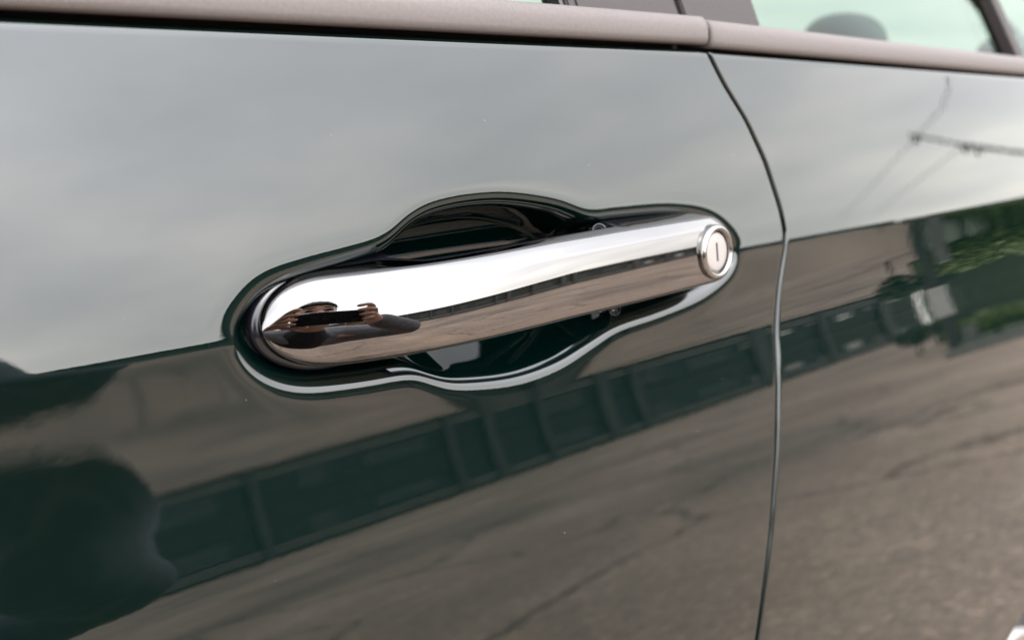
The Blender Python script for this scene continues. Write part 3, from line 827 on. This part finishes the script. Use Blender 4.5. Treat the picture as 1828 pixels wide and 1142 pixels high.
obj('arm', tube_mesh('arm', [(0, 0, 4.2), (.1, 0, 4.6), (.45, 0, 4.85), (.9, 0, 4.8)], .045, 10), M['dark_post'], sl)
obj('lamp_head', blob('lamp_head', (1.05, 0, 4.78), (.3, .13, .07), None), M['white'], sl)

# ================================================================== THE PHOTOGRAPHER
BK = Vector((-math.sin(YAW), -math.cos(YAW), 0)); ZU = Vector((0, 0, 1))
def B(r_, u_, b_):     # sideways, up, back from the lens (level frame)
    return CAM + RGT * r_ + ZU * u_ + BK * b_
def PH(r_, u_, b_):    # phone frame (tilted with the lens)
    return CAM + RGT * r_ + UPV * u_ - FWD * b_
def skin_mesh(name, verts, edges, m, parent, root=0, sub=2):
    """verts: [(Vector, radius or (rx, ry))]"""
    me = bpy.data.meshes.new(name)
    me.from_pydata([tuple(v[0]) for v in verts], edges, [])
    o_ = obj(name, me, m, None)
    o_.modifiers.new('skin', 'SKIN'); 
    if not me.skin_vertices: me.skin_vertices.new()
    sv = me.skin_vertices[0].data
    for i, v in enumerate(verts):
        r_ = v[1]; sv[i].radius = (r_, r_) if isinstance(r_, (int, float)) else r_
        sv[i].use_root = (i == root)
    o_.modifiers['skin'].use_smooth_shade = True
    s_ = o_.modifiers.new('sub', 'SUBSURF'); s_.levels = sub; s_.render_levels = sub
    o_.parent = parent; o_.matrix_parent_inverse = Matrix.Translation(-parent.location)
    return o_
feet = B(-.40, 0, .72); feet.z = 0
person = empty('person', feet); tag(person, 'person in grey jacket and black shirt leaning over a phone held sideways', 'person')
V = []; Ed = []
def add(p, r_, par=None):
    V.append((p, r_)); 
    if par is not None: Ed.append((par, len(V) - 1))
    return len(V) - 1
# skin: pelvis - spine - neck - head and both forearms with hands
pel = add(B(-.37, -.22, .64), .06)
wst = add(B(-.23, -.18, .57), .06, pel)
chs = add(B(-.02, -.14, .46), .038, wst)
nk0 = add(B(.035, -.07, .36), .045, chs)
nk1 = add(B(.043, -.025, .300), .05, nk0)
hd0 = add(B(.042, .012, .270), (.066, .070), nk1)
hd1 = add(B(.041, .062, .258), (.076, .088), hd0)
hd2 = add(B(.040, .112, .266), (.074, .086), hd1)
hd3 = add(B(.040, .152, .276), (.050, .058), hd2)
def arm(side):
    sh = add(B(-.15, -.13, .42) if side < 0 else B(.19, -.125, .37), .018, chs)
    if side < 0: el, wr = B(-.25, -.21, .20), PH(-.100, -.035, .055)
    else:        el, wr = B(.340, -.112, .13), PH(.148, -.045, .065)
    e = add(el, .022, sh)
    f1 = add(el.lerp(wr, .5), .030, e)
    w = add(wr, .026, f1)
    return w
wl = arm(-1); wr_ = arm(1)
def hand(w, side):
    # palm behind the phone's edge; fingers over the top and front; thumb under
    s = side; ex = -.042 if s < 0 else .088      # phone edge
    def Q(du, uu, bb): return PH(ex + s * du, uu, bb)
    pm = add(Q(.026, -.022, .032), .024, w)
    kn = add(Q(.022, .004, .026), .020, pm)
    fing = ([(.018, .030, .012), (.004, .038, .001), (-.022, .030, -.0045)], [(.020, .014, .008), (.006, .016, -.0035), (-.020, .012, -.0055)],
            [(.020, -.004, .008), (.006, -.005, -.0035), (-.015, -.009, -.0055)], [(.021, -.021, .010), (.008, -.024, -.002), (-.008, -.028, -.005)])
    for q, (a_, b_, c_) in enumerate(fing):
        if s < 0:   # keep the left fingers clear of the lens
            a_, b_, c_ = (a_[0], a_[1], a_[2] + .002), (b_[0] + .001, b_[1], b_[2] + .003), (max(c_[0], -.008), c_[1], max(c_[2], .0005) )
        r0 = (.0088, .0090, .0085, .0075)[q]
        i1 = add(Q(*a_), r0, kn if q < 2 else pm); i2 = add(Q(*b_), r0 * .92, i1); add(Q(*c_), r0 * .8, i2)
    t1 = add(Q(.012, -.040, .024), .0115, pm); t2 = add(Q(-.008, -.050, .018), .0100, t1); add(Q(-.032, -.047, .013), .0085, t2)
hand(wl, -1); hand(wr_, 1)
body = skin_mesh('body', V, Ed, M['skin'], person, pel)
# face details on the head
HC = B(.041, .077, .258)
fw = -BK
def ppart(name, me, m):
    o_ = obj(name, me, m); o_.parent = person; o_.matrix_parent_inverse = Matrix.Translation(-person.location); return o_
def oblob(name, c, s, m, n=(28, 16), pw=2.0):
    me = blob(name, (0, 0, 0), s, None, pw=pw, nu=n[0], nv=n[1])
    rm = Matrix((RGT, fw, ZU)).transposed()
    for v in me.vertices: v.co = rm @ v.co + c
    return ppart(name, me, m)
oblob('nose', HC + fw * .086 + ZU * -.02, (.013, .018, .024), M['skin'])
for s_ in (-1, 1):
    oblob('ear', HC + RGT * s_ * .079 + BK * .012 + ZU * -.012, (.011, .020, .032), M['skin'])
    oblob('eye', HC + RGT * s_ * .031 + fw * .078 + ZU * .008, (.013, .009, .009), M['lens'])
    oblob('eyebrow', HC + RGT * s_ * .031 + fw * .081 + ZU * .026, (.019, .008, .005), M['hair'])
oblob('mouth', HC + fw * .080 + ZU * -.062, (.025, .010, .008), mat('lips', (.36, .16, .13), .5, noise=.1, nscale=40))
# hair cap: upper back shell of the head
hm = blob('hair', (0, 0, 0), (.084, .098, .092), None, pw=2.1, nu=48, nv=30)
bm = bmesh.new(); bm.from_mesh(hm)
bmesh.ops.delete(bm, geom=[v for v in bm.verts if v.co.z < (.038 if v.co.y > .02 else -.03 + .07 * max(0, (v.co.y + .06) / .08))], context='VERTS')
bm.to_mesh(hm); bm.free()
rm = Matrix((RGT, fw, ZU)).transposed()
for v in hm.vertices:
    j = .003 * math.sin(v.co.x * 260) * math.sin(v.co.y * 190 + v.co.z * 140)
    v.co = rm @ (v.co * (1 + j / .09)) + HC + ZU * .012 + BK * .012
hr = ppart('hair', hm, M['hair']); so = hr.modifiers.new('thick', 'SOLIDIFY'); so.thickness = .006; so.offset = 0
# clothing
def cloth(name, vv, ee, m, root=0):
    """garment: tapered tubes and balls along the bones, fused into one skin"""
    bm = bmesh.new()
    def ball(p, r_):
        rx, ry = (r_, r_) if isinstance(r_, (int, float)) else r_
        q = bmesh.ops.create_icosphere(bm, subdivisions=2, radius=1.0)
        for v in q['verts']: v.co = p + RGT * v.co.x * rx + BK * v.co.y * (rx + ry) / 2 + ZU * v.co.z * ry
    for a, b in ee:
        pa, ra = vv[a]; pb, rb = vv[b]
        n = max(2, int((pb - pa).length / .02))
        for k in range(n + 1):
            t = k / n
            if isinstance(ra, (int, float)) and isinstance(rb, (int, float)): r_ = ra * (1 - t) + rb * t
            else:
                A_ = (ra, ra) if isinstance(ra, (int, float)) else ra; B_ = (rb, rb) if isinstance(rb, (int, float)) else rb
                r_ = (A_[0] * (1 - t) + B_[0] * t, A_[1] * (1 - t) + B_[1] * t)
            ball(pa.lerp(pb, t), r_)
    o_ = ppart(name, bm_mesh(name, bm, True), m)
    rmd = o_.modifiers.new('fuse', 'REMESH'); rmd.mode = 'VOXEL'; rmd.voxel_size = .009; rmd.use_smooth_shade = True
    sm_ = o_.modifiers.new('soft', 'SMOOTH'); sm_.iterations = 4
    return o_
jv = [(B(-.36, -.21, .63), (.16, .115)), (B(-.22, -.17, .56), (.16, .12)), (B(-.03, -.14, .47), (.165, .115)), (B(.03, -.085, .42), (.11, .075))]
je = [(0, 1), (1, 2), (2, 3)]
SH = {-1: B(-.16, -.125, .44), 1: B(.19, -.125, .37)}
for s_ in (-1, 1):
    el, wr = (B(-.25, -.21, .20), PH(-.100, -.035, .055)) if s_ < 0 else (B(.340, -.112, .13), PH(.148, -.045, .065))
    i0 = len(jv)
    jv += [(B(.055 + s_ * .17, -.115, .475), .0975), (B(.055 + s_ * .17, -.115, .475).lerp(el, .5), .068), (el, .050), (el.lerp(wr, .45), .047), (el.lerp(wr, .84), .043)]
    je += [(2, i0), (i0, i0 + 1), (i0 + 1, i0 + 2), (i0 + 2, i0 + 3), (i0 + 3, i0 + 4)]
jk = cloth('jacket', jv, je, M['jacket'])
cloth('shirt', [(B(-.08, -.22, .50), (.105, .08)), (B(.01, -.175, .44), (.115, .085)), (B(.035, -.115, .37), (.085, .06)), (B(.040, -.060, .335), (.062, .056))], [(0, 1), (1, 2), (2, 3)], M['shirt'])
tv = [(B(-.37, -.22, .65), (.155, .115))]; te = []
for s_ in (-1, 1):
    i0 = len(tv); x = -.39 + s_ * .11
    hip = B(x, -.27, .66); kn_ = B(x + s_ * .02, 0, .60); kn_.z = .42; an = B(x + s_ * .02, 0, .76); an.z = .09
    tv += [(hip, .10), (hip.lerp(kn_, .5), .088), (kn_, .072), (kn_.lerp(an, .5), .066), (an, .058)]
    te += [(0, i0)] + [(i0 + j, i0 + j + 1) for j in range(4)]
cloth('trousers', tv, te, M['trousers'])
for s_ in (-1, 1):
    x = -.39 + s_ * .13; a_ = B(x, 0, .78); a_.z = .06; t_ = B(x + s_ * .01, 0, .57); t_.z = .035
    cloth('shoe', [(a_, (.045, .05)), (a_.lerp(t_, .55), (.048, .042)), (t_, (.042, .033))], [(0, 1), (1, 2)], M['shoe'])
for s_ in (-1, 1):      # pale jacket lapels
    me = tube_mesh('lapel', [B(.05 + s_ * .055, -.045, .40), B(.05 + s_ * .075, -.11, .375), B(.05 + s_ * .085, -.19, .395)], [.012, .022, .010], 10)
    ppart('lapel', me, M['jacket'])

# the phone that takes the picture
phone = empty('smartphone', PH(.055, 0, .006)); tag(phone, 'black smartphone held sideways in both hands', 'phone')
pr = Matrix((RGT, UPV, -FWD)).transposed()
def phpart(name, c, s_, m, bev, par=phone):
    o_ = box(name, PH(*c), s_, m, None, pr, bev); o_.parent = par; o_.matrix_parent_inverse = Matrix.Translation(-phone.location); return o_
phpart('body', (.024, -.014, .0072), (.132, .056, .0076), M['phone'], .0034)
phpart('edge_band', (.024, -.014, .0072), (.1332, .0572, .0040), M['steel_rim'], .0019)
phpart('camera_bump', (.003, -.004, .0026), (.036, .036, .0020), M['phone'], .0009)
for q, (a_, b_) in enumerate(((.013, .006), (.013, -.014), (-.008, -.014))):
    o_ = obj('lens', lathe_mesh('lens', [(.0001, .0002), (.0045, .0003), (.0055, .0008), (.0062, .0006), (.0064, -.001)], PH(a_, b_, .0016), FWD, 32), M['lens'])
    o_.parent = phone; o_.matrix_parent_inverse = Matrix.Translation(-phone.location)
